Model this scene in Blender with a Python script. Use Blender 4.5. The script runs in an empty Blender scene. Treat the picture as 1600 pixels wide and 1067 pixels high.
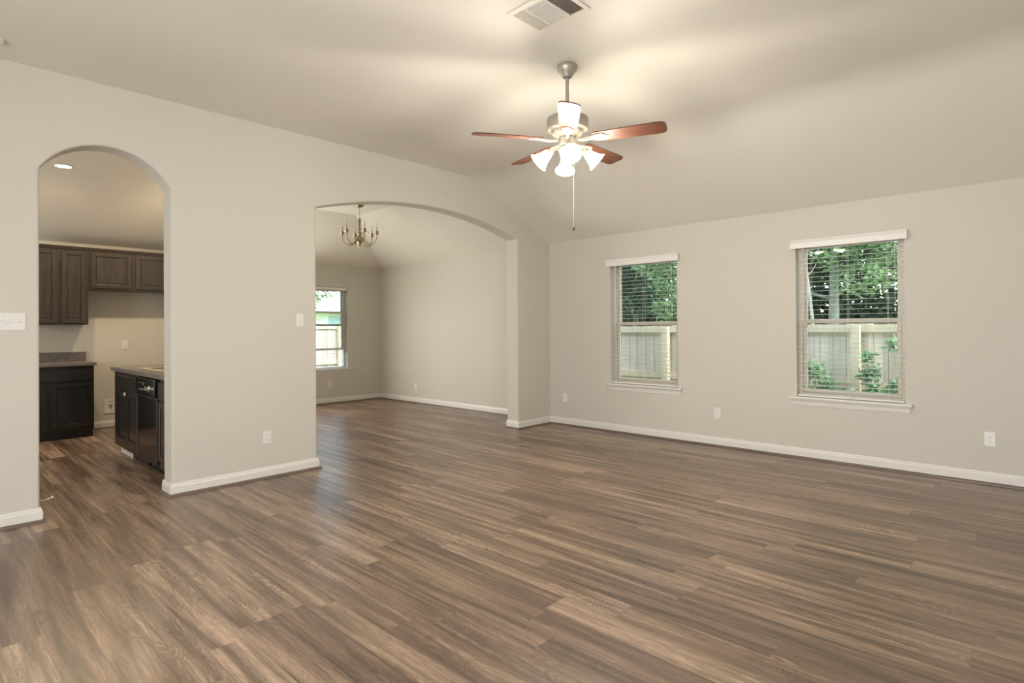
import bpy, bmesh, math, random
import numpy as np
from mathutils import Vector, Matrix
PI = math.pi
R = math.radians
scn = bpy.context.scene
COL = scn.collection

# ------------------------------------------------------------------ camera, world, sun, exposure
CAMZ = 1.287
FPX = 895.64
yaw, pitch, roll = R(43.5955), R(0.39874), R(-0.44456)
camd = bpy.data.cameras.new('camera')
camd.sensor_fit = 'HORIZONTAL'
camd.sensor_width = 36.0
camd.lens = FPX / 1600 * 36.0
camd.shift_y = -(533.5 - 507.177) / 1600.0
camd.clip_start = 0.02
camd.clip_end = 300
cam = bpy.data.objects.new('camera', camd)
COL.objects.link(cam)
_R = Vector((math.cos(yaw), math.sin(yaw), 0))
_F0 = Vector((-math.sin(yaw), math.cos(yaw), 0))
_U0 = Vector((0, 0, 1))
_F = math.cos(pitch) * _F0 + math.sin(pitch) * _U0
_U2 = math.cos(pitch) * _U0 - math.sin(pitch) * _F0
_Rr = math.cos(roll) * _R + math.sin(roll) * _U2
_Ur = math.cos(roll) * _U2 - math.sin(roll) * _R
cam.matrix_world = Matrix(((_Rr.x, _Ur.x, -_F.x, 0), (_Rr.y, _Ur.y, -_F.y, 0), (_Rr.z, _Ur.z, -_F.z, CAMZ), (0, 0, 0, 1)))
scn.camera = cam

world = bpy.data.worlds.new('World')
scn.world = world
world.use_nodes = True
wn = world.node_tree
wn.nodes.clear()
wo = wn.nodes.new('ShaderNodeOutputWorld')
wb = wn.nodes.new('ShaderNodeBackground')
sky = wn.nodes.new('ShaderNodeTexSky')
sky.sky_type = 'NISHITA'
sky.sun_disc = False
sky.sun_elevation = R(62)
sky.sun_rotation = R(90)
sky.air_density = 1.0
sky.dust_density = 3.0
sky.altitude = 50
wb.inputs['Strength'].default_value = 1.5
wn.links.new(sky.outputs[0], wb.inputs['Color'])
wn.links.new(wb.outputs[0], wo.inputs['Surface'])

def light(name, kind, loc, energy, color, **kw):
    d = bpy.data.lights.new(name, kind)
    d.energy = energy
    d.color = color
    for k, v in kw.items():
        setattr(d, k, v)
    o = bpy.data.objects.new(name, d)
    o.location = loc
    COL.objects.link(o)
    return o

sun = light('sun', 'SUN', (6, 3, 12), 1.3, (1.0, 0.96, 0.9), angle=R(2))
sun.rotation_euler = Vector((0.47, 0.04, 0.88)).to_track_quat('Z', 'Y').to_euler()
# unseen area light added behind the camera to fill the living room
fill1 = light('fill_south', 'AREA', (-0.75, -2.33, 1.12), 240, (0.95, 0.97, 1.0), shape='RECTANGLE', size=2.3, size_y=2.0)
fill1.rotation_euler = (R(90), 0, 0)
# unseen area light added at the south wall to brighten the kitchen
fill2 = light('fill_kitchen', 'AREA', (-7.6, -1.43, 1.55), 45, (1.0, 0.95, 0.88), shape='RECTANGLE', size=1.4, size_y=1.1)
fill2.rotation_euler = (R(90), 0, 0)
# added area light brightening the dining area, left of what the arch shows
fill3 = light('fill_dining', 'AREA', (-9.17, 3.55, 1.05), 84, (1.0, 0.955, 0.86), shape='RECTANGLE', size=1.3, size_y=2.0)
fill3.rotation_euler = (R(90), 0, R(-90))

vs = scn.view_settings
scn.display_settings.display_device = 'sRGB'
vs.view_transform = 'Standard'
vs.look = 'None'
vs.exposure = 0.0
vs.gamma = 1.0
vs.use_curve_mapping = False
scn.cycles.use_denoising = True
scn.cycles.max_bounces = 12
scn.cycles.diffuse_bounces = 6
scn.cycles.transparent_max_bounces = 24
scn.cycles.sample_clamp_indirect = 6.0
scn.cycles.caustics_reflective = False
scn.cycles.caustics_refractive = False

# ------------------------------------------------------------------ materials
class NT:
    def __init__(s, name):
        s.m = bpy.data.materials.new(name)
        s.m.use_nodes = True
        s.t = s.m.node_tree
        s.b = s.t.nodes['Principled BSDF']
        s.out = s.t.nodes['Material Output']
    def n(s, typ, **kw):
        nd = s.t.nodes.new(typ)
        for k, v in kw.items():
            setattr(nd, k, v)
        return nd
    def l(s, a, b):
        s.t.links.new(a, b)
    def coord(s, which='Object'):
        return s.n('ShaderNodeTexCoord').outputs[which]
    def math(s, op, a, b=None, c=None):
        nd = s.n('ShaderNodeMath', operation=op)
        for i, v in enumerate((a, b, c)):
            if v is None: continue
            if isinstance(v, (int, float)): nd.inputs[i].default_value = v
            else: s.l(v, nd.inputs[i])
        return nd.outputs[0]
    def comb(s, x, y, z=0.0):
        nd = s.n('ShaderNodeCombineXYZ')
        for i, v in enumerate((x, y, z)):
            if isinstance(v, (int, float)): nd.inputs[i].default_value = v
            else: s.l(v, nd.inputs[i])
        return nd.outputs[0]
    def noise(s, vec, scale, detail=3, rough=0.5, dist=0.0):
        nd = s.n('ShaderNodeTexNoise')
        nd.inputs['Scale'].default_value = scale
        nd.inputs['Detail'].default_value = detail
        nd.inputs['Roughness'].default_value = rough
        nd.inputs['Distortion'].default_value = dist
        s.l(vec, nd.inputs['Vector'])
        return nd.outputs['Fac']
    def ramp(s, fac, stops, interp='LINEAR'):
        nd = s.n('ShaderNodeValToRGB')
        cr = nd.color_ramp
        cr.interpolation = interp
        while len(cr.elements) < len(stops): cr.elements.new(0.5)
        for e, (p, c) in zip(cr.elements, stops):
            e.position = p
            e.color = (*c, 1) if len(c) == 3 else c
        s.l(fac, nd.inputs[0])
        return nd.outputs[0]
    def mix(s, fac, a, b, mode='MIX'):
        nd = s.n('ShaderNodeMix', data_type='RGBA', blend_type=mode)
        for sock, v in ((nd.inputs[0], fac), (nd.inputs[6], a), (nd.inputs[7], b)):
            if isinstance(v, (int, float)): sock.default_value = v
            elif isinstance(v, tuple): sock.default_value = (*v, 1)
            else: s.l(v, sock)
        return nd.outputs[2]
    def bump(s, h, strength, dist=0.01):
        nd = s.n('ShaderNodeBump')
        nd.inputs['Strength'].default_value = strength
        nd.inputs['Distance'].default_value = dist
        s.l(h, nd.inputs['Height'])
        s.l(nd.outputs[0], s.b.inputs['Normal'])
    def set(s, **kw):
        for k, v in kw.items():
            i = s.b.inputs[k.replace('_', ' ')]
            if isinstance(v, (int, float)): i.default_value = v
            elif isinstance(v, tuple): i.default_value = (*v, 1) if len(v) == 3 else v
            else: s.l(v, i)

def plain(name, col, rough=0.5, metal=0.0, var=0.06, vscale=12, spec=0.5):
    k = NT(name)
    nz = k.noise(k.coord(), vscale, 3)
    c2 = tuple(min(1, c * (1 + var)) for c in col)
    c1 = tuple(c * (1 - var) for c in col)
    k.set(Base_Color=k.ramp(nz, [(0.3, c1), (0.7, c2)]), Roughness=rough, Metallic=metal)
    k.b.inputs['Specular IOR Level'].default_value = spec
    return k.m

def paint(name, col):
    k = NT(name)
    co = k.coord()
    nz = k.noise(co, 0.9, 2)
    k.set(Base_Color=k.ramp(nz, [(0.3, tuple(c * 0.985 for c in col)), (0.7, tuple(min(1, c * 1.015) for c in col))]), Roughness=0.62)
    k.b.inputs['Specular IOR Level'].default_value = 0.3
    k.bump(k.noise(co, 220, 2), 0.08, 0.002)
    return k.m

def make_floor():
    k = NT('vinyl_plank')
    co = k.coord()
    sep = k.n('ShaderNodeSeparateXYZ')
    k.l(co, sep.inputs[0])
    X, Y = sep.outputs[0], sep.outputs[1]
    W, L = 0.148, 1.22
    yw = k.math('DIVIDE', k.math('ADD', Y, 20.04), W)
    row = k.math('FLOOR', yw)
    wn1 = k.n('ShaderNodeTexWhiteNoise', noise_dimensions='1D')
    k.l(row, wn1.inputs['W'])
    xs = k.math('DIVIDE', k.math('ADD', X, k.math('MULTIPLY', wn1.outputs['Value'], 7.0)), L)
    colm = k.math('FLOOR', xs)
    wn2 = k.n('ShaderNodeTexWhiteNoise', noise_dimensions='2D')
    k.l(k.comb(row, colm), wn2.inputs['Vector'])
    rid = wn2.outputs['Value']
    rcol = k.n('ShaderNodeSeparateColor')
    k.l(wn2.outputs['Color'], rcol.inputs[0])
    r2, r3 = rcol.outputs[0], rcol.outputs[1]
    fx = k.math('FRACT', xs)
    fy = k.math('FRACT', yw)
    # local plank coordinates with a per plank shift
    px = k.math('ADD', X, k.math('MULTIPLY', rid, 57.0))
    py = k.math('ADD', Y, k.math('MULTIPLY', r2, 31.0))
    v_long = k.comb(k.math('MULTIPLY', px, 0.95), k.math('MULTIPLY', py, 17.0), k.math('MULTIPLY', r3, 40))
    streak = k.noise(v_long, 1.0, 3, 0.5, 0.5)
    v_mid = k.comb(k.math('MULTIPLY', px, 2.6), k.math('MULTIPLY', py, 55.0), k.math('MULTIPLY', r3, 17))
    mid = k.noise(v_mid, 1.0, 3, 0.6, 0.4)
    v_fine = k.comb(k.math('MULTIPLY', px, 14), k.math('MULTIPLY', py, 260.0), k.math('MULTIPLY', rid, 90))
    fine = k.noise(v_fine, 1.0, 2, 0.6, 0.2)
    # cathedral figure: rings of a warped field
    v_w = k.comb(k.math('MULTIPLY', px, 1.7), k.math('MULTIPLY', py, 7.5), k.math('MULTIPLY', r3, 13))
    fld = k.noise(v_w, 1.0, 1.5, 0.45, 0.5)
    rings = k.math('SINE', k.math('MULTIPLY', fld, 190.0))
    rings = k.math('MULTIPLY_ADD', rings, 0.5, 0.5)
    amt = k.ramp(k.noise(k.comb(k.math('MULTIPLY', px, 1.4), k.math('MULTIPLY', py, 6.0), 3.0), 1.0, 1), [(0.52, (0, 0, 0)), (0.66, (1, 1, 1))])
    base = k.ramp(rid, [(0.0, (0.182, 0.12, 0.083)), (0.3, (0.226, 0.15, 0.104)), (0.6, (0.26, 0.178, 0.123)), (0.85, (0.294, 0.205, 0.145)), (1.0, (0.376, 0.269, 0.193))])
    dark = k.mix(1.0, base, (0.58, 0.55, 0.53), 'MULTIPLY')
    lite = k.mix(1.0, base, (1.60, 1.62, 1.64), 'MULTIPLY')
    c = k.mix(k.ramp(streak, [(0.34, (0, 0, 0)), (0.50, (0.42, 0.42, 0.42)), (0.68, (1, 1, 1))]), dark, lite)
    c = k.mix(k.ramp(mid, [(0.36, (0.65, 0.65, 0.65)), (0.56, (0, 0, 0))]), c, k.mix(1.0, c, (0.56, 0.53, 0.51), 'MULTIPLY'))
    grey = k.mix(1.0, c, (0.50, 0.47, 0.45), 'MULTIPLY')
    pale = k.mix(1.0, c, (1.30, 1.32, 1.34), 'MULTIPLY')
    fig = k.mix(rings, grey, pale)
    c = k.mix(k.math('MULTIPLY', amt, 0.6), c, fig)
    c = k.mix(k.ramp(fine, [(0.40, (0.75, 0.75, 0.75)), (0.60, (0, 0, 0))]), c, k.mix(1.0, c, (0.55, 0.53, 0.51), 'MULTIPLY'))
    # joints
    ey = k.math('MINIMUM', fy, k.math('SUBTRACT', 1.0, fy))
    ex = k.math('MINIMUM', fx, k.math('SUBTRACT', 1.0, fx))
    jy = k.math('LESS_THAN', ey, 0.0055)
    jx = k.math('LESS_THAN', ex, 0.0011)
    j = k.math('MAXIMUM', jx, jy)
    c = k.mix(k.math('MULTIPLY', j, 0.4), c, (0.035, 0.026, 0.02))
    rg = k.math('MULTIPLY_ADD', fine, 0.12, 0.27)
    k.set(Base_Color=c, Roughness=rg)
    k.b.inputs['Specular IOR Level'].default_value = 0.95
    h = k.math('SUBTRACT', k.math('MULTIPLY', fine, 0.35), j)
    k.bump(h, 0.12, 0.002)
    return k.m

def wood(name, c1, c2, rough=0.35, scale=(3, 40, 40), coat=0.0):
    k = NT(name)
    co = k.coord()
    mp = k.n('ShaderNodeMapping')
    mp.inputs['Scale'].default_value = scale
    k.l(co, mp.inputs['Vector'])
    nz = k.noise(mp.outputs[0], 1.0, 4, 0.6, 0.8)
    k.set(Base_Color=k.ramp(nz, [(0.3, c1), (0.7, c2)]), Roughness=rough)
    k.b.inputs['Coat Weight'].default_value = coat
    return k.m

def granite():
    k = NT('speckled_laminate')
    co = k.coord()
    a = k.noise(co, 160, 2, 0.7)
    b = k.noise(co, 320, 2, 0.6)
    c = k.ramp(a, [(0.36, (0.035, 0.032, 0.032)), (0.5, (0.10, 0.09, 0.085)), (0.62, (0.30, 0.26, 0.23))])
    c = k.mix(k.ramp(b, [(0.55, (0, 0, 0)), (0.62, (1, 1, 1))]), c, (0.42, 0.38, 0.34))
    k.set(Base_Color=c, Roughness=0.28)
    return k.m

def glass():
    k = NT('window_glass')
    tr = k.n('ShaderNodeBsdfTransparent')
    tr.inputs[0].default_value = (0.95, 0.98, 0.96, 1)
    gl = k.n('ShaderNodeBsdfGlossy')
    gl.inputs['Roughness'].default_value = 0.02
    fr = k.n('ShaderNodeFresnel')
    fr.inputs[0].default_value = 1.45
    mx = k.n('ShaderNodeMixShader')
    k.l(k.math('MULTIPLY', fr.outputs[0], 0.7), mx.inputs[0])
    k.l(tr.outputs[0], mx.inputs[1])
    k.l(gl.outputs[0], mx.inputs[2])
    k.l(mx.outputs[0], k.out.inputs[0])
    return k.m

def clear_bulb():
    k = NT('clear_bulb_glass')
    tr = k.n('ShaderNodeBsdfTransparent')
    tr.inputs[0].default_value = (0.96, 0.96, 0.94, 1)
    gl = k.n('ShaderNodeBsdfGlossy')
    gl.inputs['Roughness'].default_value = 0.05
    mx = k.n('ShaderNodeMixShader')
    lw = k.n('ShaderNodeLayerWeight')
    lw.inputs[0].default_value = 0.35
    k.l(lw.outputs['Facing'], mx.inputs[0])
    k.l(tr.outputs[0], mx.inputs[1])
    k.l(gl.outputs[0], mx.inputs[2])
    k.l(mx.outputs[0], k.out.inputs[0])
    return k.m

def emit(name, col, st, mixc=None):
    k = NT(name)
    nz = k.noise(k.coord(), 14, 2)
    k.set(Base_Color=(0.85, 0.82, 0.76), Roughness=0.4, Emission_Color=k.ramp(nz, [(0.3, tuple(c * 0.93 for c in col)), (0.7, col)]))
    k.b.inputs['Emission Strength'].default_value = st
    return k.m

def leafmat(name, c1, c2, c3):
    k = NT(name)
    co = k.coord()
    nz = k.noise(co, 2.3, 3, 0.6)
    nf = k.noise(co, 23, 2)
    c = k.ramp(nz, [(0.32, c1), (0.5, c2), (0.68, c3)])
    c = k.mix(k.ramp(nf, [(0.4, (0.45, 0.45, 0.45)), (0.6, (0, 0, 0))]), c, c1)
    k.set(Base_Color=c, Roughness=0.45)
    tl = k.n('ShaderNodeBsdfTranslucent')
    k.l(c, tl.inputs[0])
    mx = k.n('ShaderNodeMixShader')
    mx.inputs[0].default_value = 0.4
    k.l(k.b.outputs[0], mx.inputs[1])
    k.l(tl.outputs[0], mx.inputs[2])
    k.l(mx.outputs[0], k.out.inputs[0])
    return k.m

def fencemat(name, c1, c2, c3):
    k = NT(name)
    co = k.coord()
    sep = k.n('ShaderNodeSeparateXYZ')
    k.l(co, sep.inputs[0])
    s = k.math('ADD', sep.outputs[0], sep.outputs[1])
    bd = k.math('FLOOR', k.math('DIVIDE', s, 0.142))
    w = k.n('ShaderNodeTexWhiteNoise', noise_dimensions='1D')
    k.l(bd, w.inputs['W'])
    g = k.noise(k.comb(k.math('MULTIPLY', s, 30), k.math('MULTIPLY', sep.outputs[2], 2.5), w.outputs['Value']), 1.0, 4, 0.6)
    c = k.ramp(w.outputs['Value'], [(0, c1), (0.5, c2), (1, c3)])
    c = k.mix(k.ramp(g, [(0.35, (0.6, 0.6, 0.6)), (0.65, (0, 0, 0))]), c, k.mix(1.0, c, (0.72, 0.7, 0.66), 'MULTIPLY'))
    k.set(Base_Color=c, Roughness=0.8)
    return k.m

def siding():
    k = NT('white_lap_siding')
    sep = k.n('ShaderNodeSeparateXYZ')
    k.l(k.coord(), sep.inputs[0])
    f = k.math('FRACT', k.math('DIVIDE', sep.outputs[2], 0.18))
    k.set(Base_Color=k.ramp(f, [(0.0, (0.45, 0.45, 0.43)), (0.06, (0.78, 0.78, 0.74)), (1.0, (0.8, 0.8, 0.76))]), Roughness=0.6)
    k.bump(f, 0.5, 0.02)
    return k.m

WALLC = (0.590, 0.568, 0.508)
M = dict(
    paint=paint('beige_wall_paint', WALLC),
    ceil=paint('beige_ceiling_paint', (0.745, 0.722, 0.655)),
    trim=plain('white_trim_paint', (0.72, 0.705, 0.665), 0.35, var=0.01),
    shoe=wood('brown_shoe_moulding', (0.10, 0.075, 0.058), (0.19, 0.145, 0.112), 0.4, (4, 4, 60)),
    floor=make_floor(),
    tan=plain('tan_vinyl', (0.62, 0.57, 0.47), 0.4, var=0.03),
    blind=plain('white_blind_vinyl', (0.76, 0.75, 0.71), 0.4, var=0.01),
    cord=plain('white_cord', (0.8, 0.8, 0.75), 0.8),
    glass=glass(), bulbglass=clear_bulb(),
    plate=plain('white_plate_plastic', (0.74, 0.73, 0.71), 0.3, var=0.01),
    slot=plain('dark_slot', (0.05, 0.05, 0.05), 0.6),
    cab=wood('dark_stained_cabinet_wood', (0.030, 0.024, 0.019), (0.062, 0.050, 0.039), 0.32, (30, 30, 3)),
    cabb=wood('black_stained_cabinet_wood', (0.010, 0.0095, 0.009), (0.022, 0.020, 0.019), 0.28, (30, 30, 3), 0.25),
    blackap=plain('black_appliance_enamel', (0.010, 0.010, 0.011), 0.12),
    chrome=plain('chrome', (0.75, 0.75, 0.74), 0.18, 1.0),
    granite=granite(),
    almond=plain('almond_sink_enamel', (0.62, 0.52, 0.38), 0.2, var=0.02),
    nickel=plain('brushed_nickel', (0.44, 0.41, 0.35), 0.45, 0.65, var=0.04),
    whitemetal=plain('antique_white_metal', (0.32, 0.29, 0.24), 0.5, 0.0),
    cherry=wood('cherry_blade_veneer', (0.045, 0.015, 0.007), (0.125, 0.042, 0.018), 0.52, (5, 46, 46), 0.0),
    brass=plain('aged_brass', (0.38, 0.31, 0.19), 0.3, 1.0),
    candle=plain('ivory_candle_sleeve', (0.72, 0.68, 0.58), 0.4),
    shade=emit('frosted_lit_glass', (1.0, 0.89, 0.72), 40.0),
    can=emit('lit_downlight_lens', (1.0, 0.86, 0.66), 14.0),
    fence=fencemat('weathered_cedar_boards', (0.40, 0.36, 0.28), (0.52, 0.47, 0.37), (0.62, 0.56, 0.44)),
    rail=fencemat('yellow_pine_rails', (0.47, 0.41, 0.28), (0.52, 0.45, 0.31), (0.56, 0.49, 0.34)),
    bark=plain('pale_bark', (0.25, 0.25, 0.19), 0.8, var=0.3, vscale=9),
    leafa=leafmat('bright_leaves', (0.13, 0.22, 0.08), (0.24, 0.36, 0.14), (0.40, 0.52, 0.24)),
    leafb=leafmat('shaded_deep_green_leaves', (0.035, 0.075, 0.04), (0.06, 0.12, 0.06), (0.12, 0.20, 0.10)),  # deep green, darkened further to carry the shade under the canopy
    leafc=leafmat('bluish_vine_leaves', (0.13, 0.24, 0.12), (0.21, 0.36, 0.19), (0.32, 0.48, 0.27)),
    grass=plain('lawn_grass', (0.13, 0.20, 0.06), 0.9, var=0.4, vscale=6),
    siding=siding(),
    roof=plain('pale_grey_shingles', (0.55, 0.55, 0.53), 0.9, var=0.25, vscale=20),
    bluepane=plain('blue_grey_pane', (0.30, 0.40, 0.45), 0.1),
    white=plain('white_cream_gloss', (0.75, 0.73, 0.68), 0.4),
    vent=plain('vent_enamel', (0.74, 0.70, 0.62), 0.4, var=0.01),
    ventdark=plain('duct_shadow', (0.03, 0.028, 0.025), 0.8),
)

# ------------------------------------------------------------------ mesh helpers
class MB:
    def __init__(s): s.bm = bmesh.new()
    def box(s, x0, x1, y0, y1, z0, z1, bev=0.0):
        v = [s.bm.verts.new(p) for p in ((x0, y0, z0), (x1, y0, z0), (x1, y1, z0), (x0, y1, z0), (x0, y0, z1), (x1, y0, z1), (x1, y1, z1), (x0, y1, z1))]
        fs = [s.bm.faces.new([v[i] for i in q]) for q in ((0, 3, 2, 1), (4, 5, 6, 7), (0, 1, 5, 4), (1, 2, 6, 5), (2, 3, 7, 6), (3, 0, 4, 7))]
        if bev > 0:
            es = list({e for f in fs for e in f.edges})
            bmesh.ops.bevel(s.bm, geom=es, offset=bev, segments=2, profile=0.5, affect='EDGES')
        return s
    def prism(s, pts, axis, a, b):
        """extrude a closed 2D outline (in the two other axes, in xyz order) from a to b along axis"""
        def mk(p, q):
            if axis == 'x': return (q, p[0], p[1])
            if axis == 'y': return (p[0], q, p[1])
            return (p[0], p[1], q)
        va = [s.bm.verts.new(mk(p, a)) for p in pts]
        vb = [s.bm.verts.new(mk(p, b)) for p in pts]
        s.bm.faces.new(va)
        s.bm.faces.new(vb[::-1])
        n = len(pts)
        for i in range(n):
            j = (i + 1) % n
            s.bm.faces.new((va[j], va[i], vb[i], vb[j]))
        return s
    def lathe(s, prof, seg=32, loc=(0, 0, 0), mat=None, cap=True):
        T = Matrix.Translation(loc) @ (mat if mat else Matrix())
        rings = []
        for r, z in prof:
            if r < 1e-6: rings.append([s.bm.verts.new(T @ Vector((0, 0, z)))])
            else: rings.append([s.bm.verts.new(T @ Vector((r * math.cos(2 * PI * i / seg), r * math.sin(2 * PI * i / seg), z))) for i in range(seg)])
        for A, B in zip(rings, rings[1:]):
            for i in range(seg):
                j = (i + 1) % seg
                if len(A) == 1 and len(B) == 1: continue
                if len(A) == 1: s.bm.faces.new((A[0], B[i], B[j]))
                elif len(B) == 1: s.bm.faces.new((A[i], A[j], B[0]))
                else: s.bm.faces.new((A[i], A[j], B[j], B[i]))
        if cap:
            for Rg in (rings[0], rings[-1]):
                if len(Rg) > 1: s.bm.faces.new(Rg)
        return s
    def tube(s, pts, r, seg=8, cap=True):
        pts = [Vector(p) for p in pts]
        rs = r if isinstance(r, (list, tuple)) else [r] * len(pts)
        rings = []
        up = Vector((0, 0, 1))
        t0 = (pts[1] - pts[0]).normalized()
        nrm = t0.cross(up)
        if nrm.length < 1e-3: nrm = t0.cross(Vector((1, 0, 0)))
        nrm.normalize()
        for i, p in enumerate(pts):
            a = pts[max(i - 1, 0)]; b = pts[min(i + 1, len(pts) - 1)]
            t = (b - a).normalized()
            nrm = (nrm - t * nrm.dot(t)).normalized()
            bn = t.cross(nrm)
            rings.append([s.bm.verts.new(p + rs[i] * (math.cos(2 * PI * k / seg) * nrm + math.sin(2 * PI * k / seg) * bn)) for k in range(seg)])
        for A, B in zip(rings, rings[1:]):
            for i in range(seg):
                j = (i + 1) % seg
                s.bm.faces.new((A[i], A[j], B[j], B[i]))
        if cap:
            s.bm.faces.new(rings[0][::-1]); s.bm.faces.new(rings[-1])
        return s
    def sphere(s, c, r, sc=(1, 1, 1), seg=16):
        bmesh.ops.create_uvsphere(s.bm, u_segments=seg, v_segments=max(6, seg // 2), radius=1, matrix=Matrix.Translation(c) @ Matrix.Diagonal((r * sc[0], r * sc[1], r * sc[2], 1)))
        return s
    def build(s, name, m, parent=None, smooth=False, bevel=0.0, seg=2, xf=None):
        if xf is not None: bmesh.ops.transform(s.bm, matrix=xf, verts=s.bm.verts)
        bmesh.ops.recalc_face_normals(s.bm, faces=s.bm.faces)
        me = bpy.data.meshes.new(name)
        s.bm.to_mesh(me); s.bm.free()
        me.materials.append(m)
        if smooth:
            me.shade_smooth() if smooth is True else None
            try:
                if smooth == 'auto': me.shade_smooth(); me.set_sharp_from_angle(angle=R(35))
            except Exception: pass
        o = bpy.data.objects.new(name, me)
        COL.objects.link(o)
        if parent: o.parent = parent
        if bevel > 0:
            b = o.modifiers.new('bevel', 'BEVEL')
            b.width = bevel; b.segments = seg; b.limit_method = 'ANGLE'; b.angle_limit = R(50)
            b.harden_normals = False
        return o

def tag(o, label=None, cat=None, group=None, kind=None):
    if label: o['label'] = label
    if cat: o['category'] = cat
    if group: o['group'] = group
    if kind: o['kind'] = kind
    return o

def thing(name, label, cat, loc=(0, 0, 0), rz=0.0, group=None):
    o = bpy.data.objects.new(name, None)
    o.empty_display_size = 0.05
    o.location = loc
    o.rotation_euler = (0, 0, rz)
    COL.objects.link(o)
    return tag(o, label, cat, group)

def struct(o, label=None):
    o['kind'] = 'structure'
    if label: o['label'] = label
    return o

def copy_tree(o, parent=None):
    c = o.copy(); COL.objects.link(c)
    if parent is not None: c.parent = parent
    for ch in [q for q in bpy.data.objects if q.parent == o]:
        copy_tree(ch, c)
    return c

# ------------------------------------------------------------------ dimensions
XA = -5.014      # living room west wall face
XA2 = -5.212     # its other face
YB = 6.016       # living room north wall face
YD = 6.105       # dining north wall face
XW = -9.235      # west wall face of kitchen and dining
ZF = 3.087       # flat ceiling
ZE = 2.440       # ceiling at the eaves
YC = 4.748       # crease
XE, YS, YK = 0.62, -2.40, -1.50
SL = (ZF - ZE) / (YB - YC)

# ------------------------------------------------------------------ shell
struct(MB().box(XW - 0.3, XE + 0.3, YS - 0.3, YD + 0.12, -0.12, 0.0).build('floor', M['floor']), 'brown wood look vinyl plank floor')

def arch_pts(y0, y1, zs, rise, n=22):
    hw = (y1 - y0) / 2; c = (y0 + y1) / 2
    rad = (hw * hw + rise * rise) / (2 * rise)
    cz = zs + rise - rad
    a0 = math.asin(hw / rad)
    return [(c + rad * math.sin(-a0 + 2 * a0 * i / n), cz + rad * math.cos(-a0 + 2 * a0 * i / n)) for i in range(n + 1)]
A1 = (0.607, 1.406, 2.405, 0.235)
A2 = (2.618, 5.370, 2.436, 0.210)
out = [(YS, 0.0), (A1[0], 0.0)] + arch_pts(*A1) + [(A1[1], 0.0), (A2[0], 0.0)] + arch_pts(*A2) + [(A2[1], 0.0), (YB + 0.02, 0.0), (YB + 0.02, 2.5), (YC, 3.16), (YS, 3.16)]
w = MB().prism(out, 'x', XA2, XA).build('wall_west', M['paint'], bevel=0.016, seg=3)
struct(w, 'beige wall with two arched openings')

def wall_with_holes(name, axis, f0, f1, a0, a1, ztop, holes, m, label, bevel=0.0):
    """wall slab between faces f0,f1; runs a0..a1 along the other axis; holes (h0,h1,z0,z1)"""
    mb = MB()
    def bx(p0, p1, z0, z1):
        if p1 - p0 < 1e-6 or z1 - z0 < 1e-6: return
        if axis == 'y': mb.box(p0, p1, f0, f1, z0, z1)
        else: mb.box(f0, f1, p0, p1, z0, z1)
    cur = a0
    for (h0, h1, z0, z1) in sorted(holes):
        bx(cur, h0, 0, ztop); bx(h0, h1, 0, z0); bx(h0, h1, z1, ztop)
        cur = h1
    bx(cur, a1, 0, ztop)
    return struct(mb.build(name, m), label)

WH = [(-4.031, -3.128, 0.60, 2.12), (-1.865, -0.973, 0.60, 2.12)]
wall_with_holes('wall_north', 'y', YB, YB + 0.16, XA2 + 0.05, XE, 2.52, WH, M['paint'], 'beige wall with two windows')
wall_with_holes('wall_north_dining', 'y', YD, YD + 0.16, XW - 0.15, XA2 + 0.06, 2.52, [], M['paint'], 'plain beige far wall of the dining area')
wall_with_holes('wall_west_outer', 'x', XW - 0.15, XW, YK - 0.15, YD + 0.02, 2.52, [(4.515, 5.418, 0.60, 2.045)], M['paint'], 'beige outer wall of kitchen and dining area')
wall_with_holes('wall_east', 'x', XE, XE + 0.15, YS - 0.15, YB + 0.16, 3.16, [], M['paint'], 'beige wall')
wall_with_holes('wall_south', 'y', YS - 0.15, YS, XA2, XE, 3.16, [], M['paint'], 'beige wall')
wall_with_holes('wall_south_kitchen', 'y', YK - 0.15, YK, XW, XA2, 3.16, [], M['paint'], 'beige kitchen wall')
wall_with_holes('wall_partition', 'y', 2.50, 2.618, XW, XA2 + 0.02, 3.16, [], M['paint'], 'beige partition between kitchen and dining area')

# ceilings (slabs with real thickness)
def slab_mesh(mb, poly, th=0.12):
    va = [mb.bm.verts.new(p) for p in poly]
    vb = [mb.bm.verts.new((p[0], p[1], p[2] + th)) for p in poly]
    mb.bm.faces.new(va); mb.bm.faces.new(vb[::-1])
    n = len(poly)
    for i in range(n):
        j = (i + 1) % n
        mb.bm.faces.new((va[i], va[j], vb[j], vb[i]))
# living: one profile in YZ with an eased crease, extruded along x
prof = [(YS - 0.05, ZF)]
rr = 0.22
for i in range(7):
    t = i / 6
    p0 = Vector((YC - rr, ZF)); p1 = Vector((YC, ZF)); p2 = Vector((YC + rr * math.cos(math.atan(SL)), ZF - rr * math.sin(math.atan(SL))))
    q = (1 - t) ** 2 * p0 + 2 * t * (1 - t) * p1 + t * t * p2
    prof.append((q.x, q.y))
prof.append((YB + 0.16, ZE - 0.16 * SL))
poly = prof + [(y, z + 0.14) for y, z in prof[::-1]]
o = MB().prism(poly, 'x', XA - 0.10, XE + 0.05).build('ceiling', M['ceil'], smooth='auto')
struct(o, 'beige vaulted living room ceiling')
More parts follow.
